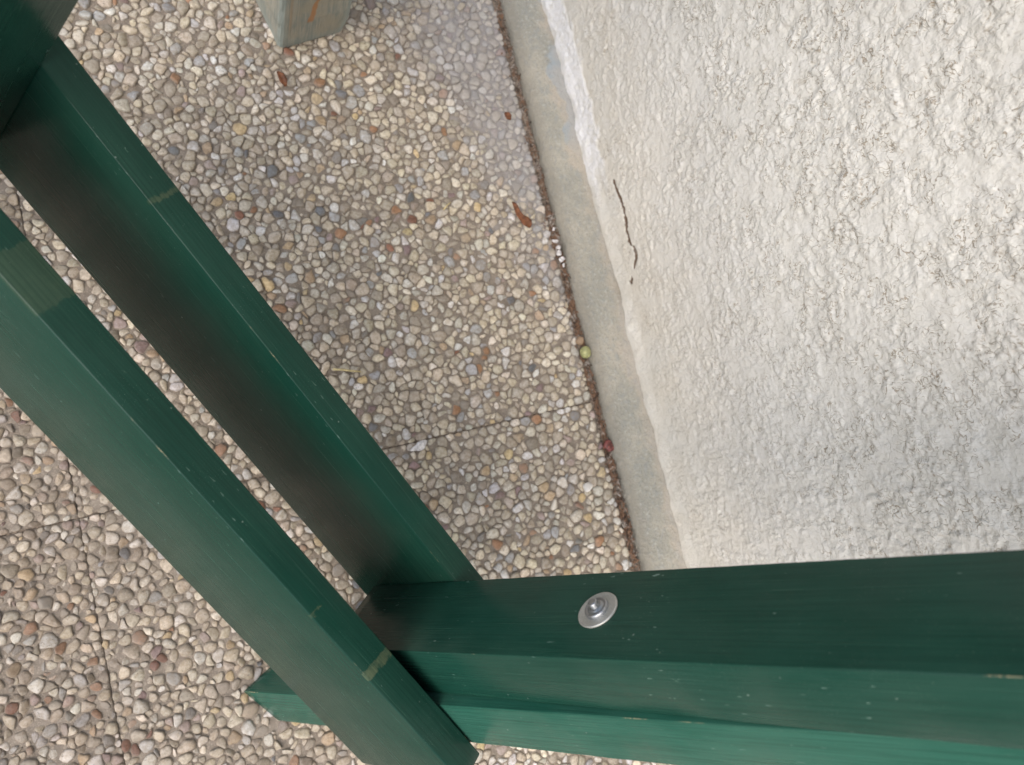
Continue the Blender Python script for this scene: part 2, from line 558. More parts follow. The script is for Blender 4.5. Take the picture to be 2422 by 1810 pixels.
def mat_plinth():
    N = NT('plinth_concrete')
    c = N.coord()
    n1 = N.noise(c, 14, 5, .65)
    n2 = N.noise(c, 260, 4, .7)
    n3 = N.noise(N.coord(scale=(1, .6, 1)), 190, 3, .6, .6)
    base = N.mix(N.ramp(n1, .35, .65), (.33, .32, .27), (.45, .415, .34))
    base = N.mix(N.ramp(n3, .48, .66, 0, .6), base, (.31, .32, .30))
    base = N.mix(N.ramp(n2, .52, .70, 0, .7), base, (.58, .56, .50))
    base = N.mix(N.math('MULTIPLY', N.ramp(N.noise(c, 520, 3, .6), .56, .66), .6), base, (.22, .21, .18))
    lowd = N.math('MULTIPLY', N.ramp(N.math('ADD', N.sep(c)[0], N.math('MULTIPLY', n1, .012)), -.045, -.030, 1, 0), .55)
    base = N.mix(lowd, base, (.27, .24, .19))
    # blue-grey undercoat where the paint has come off along the wall
    ob = N.sep(c)
    k = N.math('ADD', N.math('MULTIPLY', N.math('ADD', ob[0], .014), 60.0), N.math('MULTIPLY', N.math('SUBTRACT', N.noise(c, 13, 3, .6), .5), 5.0))
    k = N.math('MULTIPLY', N.ramp(k, .15, .45), N.ramp(N.math('ABSOLUTE', N.math('SUBTRACT', ob[1], .50)), .10, .15, 1, .25))
    base = N.mix(N.math('MULTIPLY', k, .8), base, (.34, .385, .41))
    tan = N.ramp(N.math('ADD', N.math('MULTIPLY', N.math('ADD', ob[0], .027), 50.0), N.math('MULTIPLY', N.math('SUBTRACT', n1, .5), 4.0)), .3, 1.0, 0, .35)
    base = N.mix(tan, base, (.50, .41, .32))
    N.bs(Base_Color=base, Roughness=.88, Normal=N.bump(N.math('ADD', n2, N.math('MULTIPLY', n3, .9)), 1.0, .0026))
    return N.m


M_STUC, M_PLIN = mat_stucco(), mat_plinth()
house = empty('house_wall', (WX, 0, 0))
prop(house, 'rough white stucco house wall rising from a narrow grey concrete plinth', 'wall')
fy = np.arange(-.42, .74, .00125)
fz = np.arange(.020, .80, .00125)
ys = np.concatenate([np.linspace(-2.0, -.43, 60), fy, np.linspace(.75, 2.1, 60)])
zs = np.concatenate([fz, np.linspace(.81, 2.7, 80)])
Yg, Zg = np.meshgrid(ys, zs)
warpy = Yg + .004 * vnoise(Yg * 45, Zg * 45, 301); warpz = Zg + .004 * vnoise(Yg * 45, Zg * 45, 302)


def worley(x, y, seed, cs=np.cos):
    xi = np.floor(x).astype(np.int64); yi = np.floor(y).astype(np.int64)
    best = np.full(x.shape, 9.0); hgt = np.zeros(x.shape)
    for dx_ in (-1, 0, 1):
        for dy_ in (-1, 0, 1):
            ix = xi + dx_; iy = yi + dy_
            h = (ix * 374761393 + iy * 668265263 + seed * 974634777) & 0xffffffff
            h = ((h ^ (h >> 13)) * 1274126177) & 0xffffffff
            h = h ^ (h >> 16)
            px_ = ix + (h & 1023) / 1023.; py_ = iy + ((h >> 10) & 1023) / 1023.
            hh = ((h >> 20) & 1023) / 1023.
            d_ = np.hypot(px_ - x, py_ - y) + .35 * (1 - hh)
            m_ = d_ < best
            best = np.where(m_, d_, best); hgt = np.where(m_, hh, hgt)
    return best, hgt


f1, hh1 = worley(warpy * 165, warpz * 155, 310)
f2, hh2 = worley(warpy * 400, warpz * 380, 311)
grain = (1 - f1) * (.35 + hh1) + .45 * (1 - f2) * (.3 + hh2)
big = fbm(warpy * 60, warpz * 55, 320, 4, .55)
flat = .82 * sstep(.20, .55, fbm(Yg * 26, Zg * 24, 330, 3, .55) + .02)       # trowelled flat places
h1 = .0011 * (grain - .5) + .0010 * big
# the crust ends in short overlapping lips
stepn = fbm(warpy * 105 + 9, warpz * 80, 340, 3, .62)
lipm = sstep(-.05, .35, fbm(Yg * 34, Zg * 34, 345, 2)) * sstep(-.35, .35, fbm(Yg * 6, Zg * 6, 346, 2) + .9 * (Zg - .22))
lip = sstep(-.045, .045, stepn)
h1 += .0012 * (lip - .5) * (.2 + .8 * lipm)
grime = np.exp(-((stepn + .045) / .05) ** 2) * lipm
cap = .0003
h1 = np.where(h1 > cap, cap + (h1 - cap) * (1 - .88 * flat), h1 * (1 - .70 * flat))
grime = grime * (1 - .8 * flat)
und = .0035 * fbm(Yg * 4, Zg * 4, 350, 2)
soft = sstep(.0, .07, Zg - .055)                                          # smoother towards the foot
D = h1 * (.45 + .55 * soft) + und
# the cleaner plaster band at the foot, standing a little proud
band_w = .034 + .010 * vnoise(Yg * 14, Zg * 0 + 3.3, 371) + .009 * fbm(Yg * 45, Zg * 60, 372, 3)
patch = sstep(.006, -.004, Zg - .036 - band_w) * sstep(.27, .33, Yg + .02 * vnoise(Zg * 60, Yg * 8, 373))
patch = patch * (1 - sstep(.012, .0, Zg - .030) * .5 * sstep(.0, .4, vnoise(Yg * 30, Zg * 30, 374) + .2))
D += .0012 * patch
D = D * (1 - .25 * patch) + patch * (.0006 + .0008 * fbm(Yg * 130, Zg * 130, 375, 3))
warm = sstep(.26, .03, Zg + .06 * vnoise(Yg * 9, Zg * 9, 381) ) * (.55 + .45 * vnoise(Yg * 24, Zg * 24, 382)) * (1 - patch)
warm = np.clip(warm, 0, 1)
# the open crack
ck = [(.292, .0810), (.275, .0845), (.258, .0870), (.240, .0845), (.226, .0795), (.2145, .0790), (.2068, .0815)]
ck2 = [(.2035, .0850), (.1945, .0900), (.186, .0825), (.1785, .0745)]
ck3 = [(.1685, .0625), (.1640, .0590), (.1660, .0545)]


def segd(a, b):
    (ay, az), (by, bz) = a, b
    t = np.clip(((Yg - ay) * (by - ay) + (Zg - az) * (bz - az)) / ((by - ay) ** 2 + (bz - az) ** 2), 0, 1)
    return np.hypot(Yg - ay - t * (by - ay), Zg - az - t * (bz - az))


crack = np.zeros_like(Yg)
jit = .0019 * vnoise(Yg * 110, Zg * 110, 391) + .0014 * vnoise(Yg * 400, Zg * 400, 392)
for ch, wd in ((ck, .0021), (ck2, .0018), (ck3, .0018)):
    for a, b in zip(ch[:-1], ch[1:]):
        crack = np.maximum(crack, np.exp(-((np.maximum(segd(a, b) + jit, 0)) / wd) ** 2))
D -= .0045 * crack

D += (.0028 * fbm(Yg * 22, Zg * 10, 395, 3) + .0032) * sstep(.055, .030, Zg)
D = np.where(Zg < .022, 0, D)
Vw = np.stack([-D, Yg, Zg], -1).reshape(-1, 3)
nz, ny = Yg.shape
i = np.arange(nz * ny).reshape(nz, ny)
Fw = np.stack([i[:-1, 1:], i[:-1, :-1], i[1:, :-1], i[1:, 1:]], -1).reshape(-1, 4)
# returns: top, ends and back give the wall its thickness
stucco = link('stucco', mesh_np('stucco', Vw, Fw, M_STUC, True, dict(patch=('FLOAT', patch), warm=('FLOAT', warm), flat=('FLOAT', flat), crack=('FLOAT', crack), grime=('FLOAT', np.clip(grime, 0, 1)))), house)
body_v = [(.022, -2.0, -.04), (.30, -2.0, -.04), (.30, 2.1, -.04), (.022, 2.1, -.04), (.022, -2.0, 2.7), (.30, -2.0, 2.7), (.30, 2.1, 2.7), (.022, 2.1, 2.7)]
body = link('wall_body', mesh_np('wall_body', body_v, [(3, 2, 1, 0), (4, 5, 6, 7), (0, 1, 5, 4), (1, 2, 6, 5), (2, 3, 7, 6), (3, 0, 4, 7)], M_STUC, False), house)
# plinth: a low strip, its upper side sloping up to the wall
pn = 1500
py = np.linspace(-1.999, 2.099, pn)
prof = [(-.053, -.0445), (-.053, .004), (-.0515, .0095), (-.048, .0125), (-.040, .0150), (-.028, .0185), (-.016, .0225), (-.007, .0265), (.004, .0305), (.004, -.0445)]
PV = []
for k, (pxx, pz) in enumerate(prof):
    wob = .0022 * vnoise(py * 9, py * 0 + k * .35, 401) + .0014 * fbm(py * 48, py * 0 + k * .6, 402, 3)
    PV.append(np.stack([pxx + (wob if 0 < k < 8 else 0 * py), py, pz + (wob * .7 if 1 < k < 8 else 0 * py)], -1))
PV = np.stack(PV, 0)
kk = len(prof)
i = np.arange(kk * pn).reshape(kk, pn)
Fp = np.stack([i[:-1, 1:], i[1:, 1:], i[1:, :-1], i[:-1, :-1]], -1).reshape(-1, 4)
plinth = link('plinth', mesh_np('plinth', PV.reshape(-1, 3), Fp[:, ::-1], M_PLIN), house)

# ================================================================== THE BENCH
S_ = .928
P1 = Vector((0.20741 * S_, -0.15250 * S_, CAM_H - (CAM_H - 0.45264) * S_))
AR = Vector((0.45291, -0.85821, -0.24155)).normalized()      # along the slats
AC = Vector((0.46022, -0.00700, 0.88778)).normalized()       # up the legs
AN = AR.cross(AC).normalized()


def at(r, c, n):
    return P1 + AR * (r * S_) + AC * (c * S_) + AN * (n * S_)


def mat_paint(name, patches=(), spots=0.0, tintk=1.0):
    """green gloss paint on planed wood: x runs along the grain"""
    N = NT(name)
    c = N.coord()
    g1 = N.noise(N.coord(scale=(1.2, 60, 60)), 5, 4, .6)
    g2 = N.noise(N.coord(scale=(3.0, 160, 160)), 5, 3, .6)
    n1 = N.noise(N.coord(scale=(.5, 1, 1)), 11, 5, .6)
    base = N.mix(N.ramp(n1, .35, .65), (.0072 * tintk, .0430 * tintk, .0290 * tintk), (.0150 * tintk, .0535 * tintk, .0375 * tintk))
    base = N.mix(N.ramp(g1, .52, .72, 0, .4), base, (.017, .066, .044))
    # faded, chalky brushed streaks
    st = N.noise(N.coord(scale=(6.0, 420, 420)), 2.2, 2, .5)
    base = N.mix(N.math('MULTIPLY', N.ramp(st, .66, .74), N.ramp(N.noise(c, 16, 2, .5), .5, .66, 0, .30)), base, (.10, .20, .15))
    # bare wood where the arris is rubbed
    ed = N.attr('edge')
    en = N.noise(N.coord(scale=(4, 12, 12)), 2.0, 4, .7)
    bare = N.math('MULTIPLY', N.ramp(ed, .72, .98), N.math('MULTIPLY', N.ramp(en, .565, .63, 0, .8), N.ramp(N.noise(c, 380, 3, .6), .40, .56, .15, 1)))
    base = N.mix(bare, base, (.36, .30, .17))
    ob = N.sep(c)
    for (a, b, slope, fz0, fz1, amt) in patches:
        xx = N.math('SUBTRACT', N.math('ADD', ob[0], N.math('MULTIPLY', ob[2], slope)), N.math('MULTIPLY', N.math('SUBTRACT', N.noise(c, 150, 4, .7), .5), .011))
        m = N.math('MULTIPLY', N.ramp(xx, a - .001, a + .001), N.ramp(xx, b - .001, b + .001, 1, 0))
        m = N.math('MULTIPLY', m, N.math('MULTIPLY', N.ramp(ob[2], fz0, fz0 + .003), N.ramp(ob[2], fz1 - .003, fz1, 1, 0)))
        top = N.ramp(ob[1], .1355, .1375)
        m = N.math('MULTIPLY', N.math('MULTIPLY', m, top), N.ramp(N.noise(c, 150, 3, .6), .3, .55, .35, abs(amt)))
        base = N.mix(N.math('MULTIPLY', m, .38), base, (.20, .21, .11))
    # small pale flecks, drops and scuffs
    fl = N.voro(N.coord(scale=(1, 1, 1)), 85, rnd=1.0)
    flm = N.math('MULTIPLY', N.ramp(fl, .045, .075, 1, 0), N.ramp(N.noise(c, 24, 2, .5), .54, .60))
    base = N.mix(N.math('MULTIPLY', flm, .40), base, (.30, .38, .33))
    dst = N.math('MULTIPLY', N.ramp(N.noise(c, 1300, 2, .5), .66, .72), N.ramp(N.noise(c, 30, 3, .6), .42, .62, .05, .40))
    base = N.mix(dst, base, (.20, .27, .22))
    gl = N.noise(N.coord(scale=(1.5, 110, 110), loc=(5, 5, 5)), 6, 5, .7)
    base = N.mix(N.ramp(gl, .40, .54, .30, 0), base, (.004, .022, .015))
    sc = N.noise(N.coord(scale=(36, 150, 150), rot=(0, .6, .6)), 3.0, 2, .5)
    scm = N.math('MULTIPLY', N.ramp(sc, .705, .73), N.ramp(N.noise(c, 13, 2, .5), .53, .6, 0, .35 + spots))
    base = N.mix(scm, base, (.17, .26, .22))
    N.bs(Base_Color=base, Roughness=N.math('ADD', N.ramp(g1, .3, .7, .17, .28), N.math('MULTIPLY', bare, .4)),
         Normal=N.bump(N.math('ADD', g2, N.math('MULTIPLY', n1, .3)), .32, .0006))
    N.b.inputs['IOR'].default_value = 1.42
    N.b.inputs['Specular IOR Level'].default_value = .24
    return N.m


def bar(name, mat, o, ax, ay, az, x0, x1, y0, y1, z0, z1, parent, cut0=None, cut1=None, rad=.0010, seed=0, step=.012):
    """a wooden bar: local x along ax; its section y0..y1 by z0..z1; rounded arrises. cut0/cut1: world z at which that end is sawn level"""
    cs = []
    fl = []
    for (cy_, cz_, a0) in ((y1 - rad, z1 - rad, 0), (y0 + rad, z1 - rad, 90), (y0 + rad, z0 + rad, 180), (y1 - rad, z0 + rad, 270)):
        for k in range(4):
            a = math.radians(a0 + 30 * k)
            cs.append((cy_ + rad * math.cos(a), cz_ + rad * math.sin(a)))
            fl.append(1.0 if k in (1, 2) else .25)
    cs = np.array(cs)
    n = max(4, int((x1 - x0) / step))
    xs = np.linspace(x0, x1, n)
    # a small arris on the sawn ends too
    xs = np.concatenate([[x0, x0 + .0012], xs[1:-1], [x1 - .0012, x1]])
    shrink = np.ones(len(xs)); shrink[0] = shrink[-1] = 0
    V = []; E = []
    cyc = np.array([(y0 + y1) / 2, (z0 + z1) / 2])
    for q, x in enumerate(xs):
        sec = cs.copy()
        if shrink[q] == 0:
            sec = cyc + (sec - cyc) * (1 - .0012 / (np.abs(cs - cyc).max()))
        wob = .00022 * np.array([vnoise(np.array([x * 55.0]), np.array([j * 3.7]), seed + 3)[0] for j in range(16)])
        nrm_ = (cs - cyc) / np.linalg.norm(cs - cyc, axis=1, keepdims=True)
        if 0 < q < len(xs) - 1: sec = sec + nrm_ * wob[:, None]
        for j in range(16):
            V.append([x, sec[j, 0], sec[j, 1]]); E.append(fl[j])
    V = np.array(V)
    Mx = Matrix((ax, ay, az)).transposed()
    for cut, grp in ((cut0, range(0, 2)), (cut1, range(len(xs) - 2, len(xs)))):
        if cut is None: continue
        for j in range(16):                 # every fibre starts where it meets the ground
            y_, z_ = V[16 + j, 1], V[16 + j, 2]
            xc = (cut - (o.z + y_ * ay.z + z_ * az.z)) / ax.z
            for g in range(len(xs)):
                v = V[g * 16 + j]
                v[0] = xc + (v[0] - x0) * (x1 - xc) / (x1 - x0)
    F = []
    for g in range(len(xs) - 1):
        for j in range(16):
            q = (j + 1) % 16
            F.append((g * 16 + j, (g + 1) * 16 + j, (g + 1) * 16 + q, g * 16 + q))
    F.append(tuple(range(16)))
    e = (len(xs) - 1) * 16
    F.append(tuple(e + j for j in reversed(range(16))))
    me = mesh_np(name, V, [tuple(reversed(f)) for f in F], mat, True, dict(edge=('FLOAT', E)))
    # sawn ends stay flat
    for p in me.polygons:
        if len(p.vertices) > 4: p.use_smooth = False
    ob = bpy.data.objects.new(name, me)
    COL.objects.link(ob)
    mw = Mx.to_4x4(); mw.translation = o
    ob.parent = parent
    ob.matrix_basis = Matrix.Translation(-parent.location) @ mw
    return ob


foot = at(.08, -.565, -.02)
bench = empty('wooden_bench', (foot.x, foot.y, 0))
prop(bench, 'dark green painted wooden bench frame of broad slats bolted between leaning legs', 'bench')
s = S_
# wood: (name, origin, axes, extents)
m_leg = mat_paint('green_paint_leg', (), .4, 1.1)
m_leg2 = mat_paint('green_paint_outer_leg', (), 0, 2.1)
m_slA = mat_paint('green_paint_rear_slat', ((-.4020 * s, -.3985 * s, 0, -.03, .03, .6),))
m_slB = mat_paint('green_paint_front_slat', ((-.0245 * s, -.0160 * s, .10, -.03, .03, .9), (-.0915 * s, -.0895 * s, 0, -.012, .03, .9), (-.0890 * s, -.0560 * s, 0, .0105, .03, .6), (-.415 * s, -.372 * s, 0, -.03, .03, .30)))
# inner legs (the bolted one and its twin at the other end)
leg_in = bar('leg', m_leg, at(0, 0, 0), AC, -AR, AN, -.365 * s, .60 * s, -.0544 * s, 0, -.0775 * s, 0, bench, seed=1)
# outer leg pivots a little: fit its front edge
c2d = (AC * math.cos(-.0324) + AN * math.sin(-.0324)).normalized()
n2d = AR.cross(c2d).normalized()
o2 = at(.0560, -.2345, .0101)
leg_out = bar('leg', m_leg2, o2, c2d, -AR, n2d, -.36 * s, .84 * s, -.0512 * s, 0, -.0775 * s, 0, bench, cut0=.0022, seed=2)
oD = at(-.5098, 0, 0)
leg_in2 = bar('leg', m_leg, oD, AC, -AR, AN, -.365 * s, .60 * s, 0, .0544 * s, -.0775 * s, 0, bench, seed=3)
o3 = at(-.5658, -.2345, .0101)
leg_out2 = bar('leg', m_leg2, o3, c2d, -AR, n2d, -.36 * s, .84 * s, 0, .0512 * s, -.0775 * s, 0, bench, cut0=.0022, seed=4)
# slats: local x along AR, y up the legs, z to the front
slatA = bar('slat', m_slA, at(0, -.2430 - .150, -.0780), AR, AC, AN, -.62 * s, .105 * s, 0, .150 * s, -.0270 * s, 0, bench, seed=5)
slatB = bar('slat', m_slB, at(0, -.2380 - .1500, .0413), AR, AC, AN, -.63 * s, .1195 * s, 0, .150 * s, -.0290 * s, 0, bench, rad=.0013, seed=6)
slatA['label'] = 'broad slat on the rear of the legs, in dark shade'
slatB['label'] = 'broad slat on the front of the legs, with rubbed tan marks on its edge'


def mat_steel(name, col, rough):
    N = NT(name)
    c = N.coord()
    n = N.noise(c, 900, 3, .6)
    N.bs(Base_Color=N.mix(N.ramp(n, .3, .7), tuple(x * .8 for x in col), col), Metallic=.85, Roughness=N.ramp(n, .3, .7, rough - .04, rough + .06), Normal=N.bump(n, .1, .00003))
    return N.m


M_ZINC = mat_steel('zinc_plated_steel', (.62, .62, .58), .55)
M_STEEL = mat_steel('bright_steel', (.40, .41, .42), .33)


def lathe(name, prof, mat, parent, o, axis, seg=40, hexa=None):
    """prof: (radius, height) pairs along the axis"""
    q = axis.to_track_quat('Z', 'Y').to_matrix().to_4x4()
    V = []; F = []
    for (r, h) in prof:
        for k in range(seg):
            a = 2 * math.pi * k / seg
            rr = r
            V.append((rr * math.cos(a), rr * math.sin(a), h))
    for g in range(len(prof) - 1):
        for k in range(seg):
            p = (k + 1) % seg
            F.append((g * seg + k, g * seg + p, (g + 1) * seg + p, (g + 1) * seg + k))
    F.append(tuple((len(prof) - 1) * seg + k for k in range(seg)))
    me = mesh_np(name, V, F, mat, True)
    ob = bpy.data.objects.new(name, me)
    COL.objects.link(ob)
    q.translation = o
    ob.parent = parent
    return ob, q


bo = at(-.0004, -.058, -.0405)
ax = -AR
bolt, q = lathe('bolt', [(.0034, .001), (.0034, .0078), (.0031, .0084), (.0022, .0087)], M_STEEL, bench, bo, ax)
bolt.matrix_basis = Matrix.Translation(-bench.location) @ q
bw = bolt
washer, q2 = lathe('washer', [(.0040, .0004), (.0040, .0012), (.0058, .0014), (.0124, .0010), (.0138, .0016), (.0146, .0013), (.0148, .0006), (.0146, 0)][::-1], M_ZINC, bolt, bo, ax, 56)
washer.matrix_basis = bolt.matrix_basis.inverted() @ (Matrix.Translation(-bench.location) @ q2)
hexn, q3 = lathe('nut', [(.0086, 0.0012), (.0085, .0030), (.0081, .0038), (.0074, .0041), (.0066, .0036), (.0060, .0034), (.0052, .0044), (.0040, .0048)], M_STEEL, bolt, bo, ax, 40)
hexn.matrix_basis = washer.matrix_basis.copy()

# ================================================================== THE WOODEN POST
def mat_post():
    N = NT('weathered_painted_wood')
    c = N.coord()
    ob = N.sep(c)
    g = N.noise(N.coord(scale=(60, 60, 5)), 6, 4, .6)
    g2 = N.noise(N.coord(scale=(240, 240, 14)), 4, 3, .6)
    n1 = N.noise(c, 28, 4, .6)
    base = N.mix(N.ramp(g, .35, .65), (.22, .235, .20), (.34, .315, .25))
    base = N.mix(N.ramp(n1, .45, .65, 0, .7), base, (.33, .29, .21))
    base = N.mix(N.ramp(g2, .58, .7, 0, .5), base, (.20, .21, .185))
    # paint left along the arrises and near the foot
    e = N.attr('edge')
    base = N.mix(N.math('MULTIPLY', N.ramp(N.math('ADD', e, N.math('MULTIPLY', N.math('SUBTRACT', n1, .5), 1.6)), .35, .9), .75), base, (.28, .32, .29))
    ft = N.ramp(N.math('ADD', ob[2], N.math('MULTIPLY', n1, .03)), .018, .038, 1, 0)
    base = N.mix(N.math('MULTIPLY', ft, .5), base, (.26, .29, .26))
    # rust that ran down the near face
    x0 = N.math('ADD', N.math('ADD', ob[0], .0090), N.math('MULTIPLY', N.math('SUBTRACT', ob[2], .045), -.24))
    x0 = N.math('ADD', x0, N.math('MULTIPLY', N.math('SUBTRACT', N.noise(c, 55, 2, .5), .5), .008))
    wd = N.ramp(ob[2], .050, .075, .0044, .0026)
    d = N.math('DIVIDE', N.math('ABSOLUTE', x0), wd)
    run = N.math('MULTIPLY', N.ramp(d, .6, 1.3, 1, 0), N.ramp(ob[2], .040, .046))
    run = N.math('MULTIPLY', run, N.ramp(ob[1], -.040, -.036, 1, 0))
    base = N.mix(N.math('MULTIPLY', run, .85), base, (.38, .175, .065))
    d2 = N.math('ABSOLUTE', N.math('ADD', N.math('ADD', ob[0], .0335), N.math('MULTIPLY', N.math('SUBTRACT', g, .5), .003)))
    r2 = N.math('MULTIPLY', N.ramp(d2, .0012, .0024, 1, 0), N.ramp(ob[2], .018, .05))
    base = N.mix(N.math('MULTIPLY', r2, .45), base, (.37, .24, .13))
    N.bs(Base_Color=base, Roughness=.72, Normal=N.bump(N.math('ADD', g, g2), .45, .0009))
    return N.m


post = empty('wooden_post', (0.1725, 0.5880, 0))
prop(post, 'square weathered grey-green wooden post with rust streak, standing on the paving', 'post')
pa = math.atan2(.0205, .0892)
pxa = Vector((math.cos(pa), math.sin(pa), 0)); pya = Vector((-math.sin(pa), math.cos(pa), 0))
hw = .0455
pc = Vector((.1372, .5333, 0)) + pxa * hw + pya * hw
post.location = (pc.x, pc.y, 0)


def post_mesh():
    sec = []
    E = []
    ch = .0045
    base = []
    for (sx, sy) in ((1, 1), (-1, 1), (-1, -1), (1, -1)):
        a = [(sx * hw, sy * (hw - ch)), (sx * (hw - ch * .3), sy * (hw - ch * .3)), (sx * (hw - ch), sy * hw)]
        if sx * sy < 0: a = a[::-1]
        base += a
    n = len(base)
    zs_ = [0.0005, .003, .006, .012, .02, .035, .05, .07, .09, .12, .16, .2, .26, .34, .45, .6, .8, 1.0, 1.3, 1.6, 1.9, 2.2, 2.398, 2.40]
    V = []
    for q, z in enumerate(zs_):
        k = .985 if q in (0, len(zs_) - 1) else 1.0
        for j, (x, y) in enumerate(base):
            wob = .0005 * math.sin(min(z, .5) * 90 + j * 2.1) + .0007 * random.uniform(-1, 1)
            # the near right corner of the foot is broken off a little
            brk = .006 * max(0, 1 - z / .03) if (x > 0 and y < 0) else 0
            V.append((x * k + wob - brk, y * k + wob * .6 + brk * .4, z))
            E.append(.95)
    # mid-face columns so that the edge mask stays narrow
    return V, zs_, n, E


pv, pzs, pnn, pe = post_mesh()
# resample every ring to 32 points so faces have interior vertices
V2 = []; E2 = []
per = 40
for q in range(len(pzs)):
    ring = [Vector(pv[q * pnn + j]) for j in range(pnn)]
    dist = [0]
    for j in range(pnn): dist.append(dist[-1] + (ring[(j + 1) % pnn] - ring[j]).length)
    pts = []
    for side in range(4):
        a, b, c_ = ring[side * 3], ring[side * 3 + 1], ring[side * 3 + 2]
        nx = ring[(side * 3 + 3) % pnn]
        pts += [(a, .8), (b, 1), (c_, .8)]
        for t, e in ((.08, .35), (.2, .1), (.4, 0), (.6, 0), (.8, .1), (.92, .35)):
            pts.append((c_.lerp(nx, t), e))
    for p, e in pts:
        V2.append(tuple(p)); E2.append(e)
    per = len(pts)
F2 = []
for q in range(len(pzs) - 1):
    for j in range(per):
        k = (j + 1) % per
        F2.append((q * per + j, q * per + k, (q + 1) * per + k, (q + 1) * per + j))
F2.append(tuple(reversed(range(per)))); F2.append(tuple((len(pzs) - 1) * per + j for j in range(per)))
shaft = link('shaft', mesh_np('shaft', V2, F2, mat_post(), False, dict(edge=('FLOAT', E2))), post)
shaft.rotation_euler = (0, 0, pa)

# ================================================================== LITTLE THINGS ON THE GROUND
def blob(name, r, mat, loc, squash=(1, 1, 1), seed=0, rot=(0, 0, 0), amp=.06):
    import bmesh
    bm = bmesh.new()
    bmesh.ops.create_icosphere(bm, subdivisions=3, radius=1)
    R = random.Random(seed)
    ph = [R.uniform(0, 6) for _ in range(6)]
    for v in bm.verts:
        k = 1 + amp * (math.sin(v.co.x * 3 + ph[0]) + math.sin(v.co.y * 4 + ph[1]) + math.sin(v.co.z * 3.4 + ph[2])) / 2
        v.co = Vector((v.co.x * squash[0], v.co.y * squash[1], v.co.z * squash[2])) * (r * k)
    me = bpy.data.meshes.new(name)
    bm.to_mesh(me); bm.free()
    me.polygons.foreach_set('use_smooth', np.ones(len(me.polygons), dtype=bool))
    me.materials.append(mat)
    o = link(name, me, None, loc)
    o.rotation_euler = rot
    return o


def tube(name, pts, rad, mat, seg=6, taper=True):
    V = []; F = []
    n = len(pts)
    for i_, p in enumerate(pts):
        p = Vector(p)
        d = (Vector(pts[min(i_ + 1, n - 1)]) - Vector(pts[max(i_ - 1, 0)])).normalized()
        u = d.cross(Vector((0, 0, 1))).normalized(); w = u.cross(d)
        rr = rad * (1 - .4 * i_ / n if taper else 1)
        for k in range(seg):
            a = 2 * math.pi * k / seg
            V.append(p + u * (rr * math.cos(a)) + w * (rr * math.sin(a)))
    for g in range(n - 1):
        for k in range(seg):
            q = (k + 1) % seg
            F.append((g * seg + k, g * seg + q, (g + 1) * seg + q, (g + 1) * seg + k))
    F.append(tuple(reversed(range(seg)))); F.append(tuple((n - 1) * seg + k for k in range(seg)))
    return V, F


M_GREENB = plain('unripe_berry_skin', (.36, .36, .16), .45, var=.25, scale=220, bump=.0003)
M_REDB = plain('dark_berry_skin', (.17, .050, .042), .5, var=.5, scale=260, bump=.0006)
M_LEAF = plain('rust_brown_leaf', (.17, .062, .024), .6, var=.35, scale=180, bump=.0005)
M_STRAW = plain('dry_straw', (.58, .47, .24), .6, var=.2, scale=300, bump=.0003)
M_CHIP = plain('white_plaster', (.62, .59, .57), .8, var=.25, scale=300, bump=.0006)
M_DEB = plain('brown_litter', (.16, .088, .055), .85, var=.55, scale=400, bump=.0008)

b1 = blob('berry', .0077, M_GREENB, (.4415, .0915, .0085), (1, 1.05, .95), 1)
prop(b1, 'yellow-green berry lying in the gap at the foot of the plinth', 'berry')
b2 = blob('berry', .0070, M_REDB, (.4425, -.0352, .0050), (.9, 1.15, .9), 2, (0, .3, .4), .16)
prop(b2, 'shrivelled dark red berry wedged in the dirt beside the plinth', 'berry')
b3 = blob('dried_fruit', .0058, plain('tan_dry_skin', (.36, .25, .16), .75), (.4400, .1090, .004), (1.1, .9, .8), 5, (0, 0, 1), .18)
prop(b3, 'small tan dried fruit touching the yellow-green berry', 'dried fruit')


def leaf(name, outline, z, mat, curl=.004, th=.0004):
    """outline: centre line (x, y, half width) -> curved blade with thickness"""
    n = len(outline)
    m = 5
    V = []; F = []
    for layer in (0, 1):
        for i_, (x, y, w) in enumerate(outline):
            x2, y2, _ = outline[min(i_ + 1, n - 1)]; x1, y1, _ = outline[max(i_ - 1, 0)]
            d = Vector((x2 - x1, y2 - y1, 0)).normalized(); u = Vector((-d.y, d.x, 0))
            for k in range(m):
                t = (k / (m - 1) - .5) * 2
                V.append((x + u.x * w * t, y + u.y * w * t, z + curl * t * t + .0018 * math.sin(i_ * 1.3) - layer * th))
    L_ = n * m
    for i_ in range(n - 1):
        for k in range(m - 1):
            a = i_ * m + k
            F.append((a, a + 1, a + m + 1, a + m))
            F.append((L_ + a + m, L_ + a + m + 1, L_ + a + 1, L_ + a))
    rim = [k for k in range(m)] + [i_ * m + m - 1 for i_ in range(1, n)] + [(n - 1) * m + k for k in range(m - 2, -1, -1)] + [i_ * m for i_ in range(n - 2, 0, -1)]
    for a, b in zip(rim, rim[1:] + rim[:1]): F.append((b, a, L_ + a, L_ + b))
    return link(name, mesh_np(name, V, F, mat))


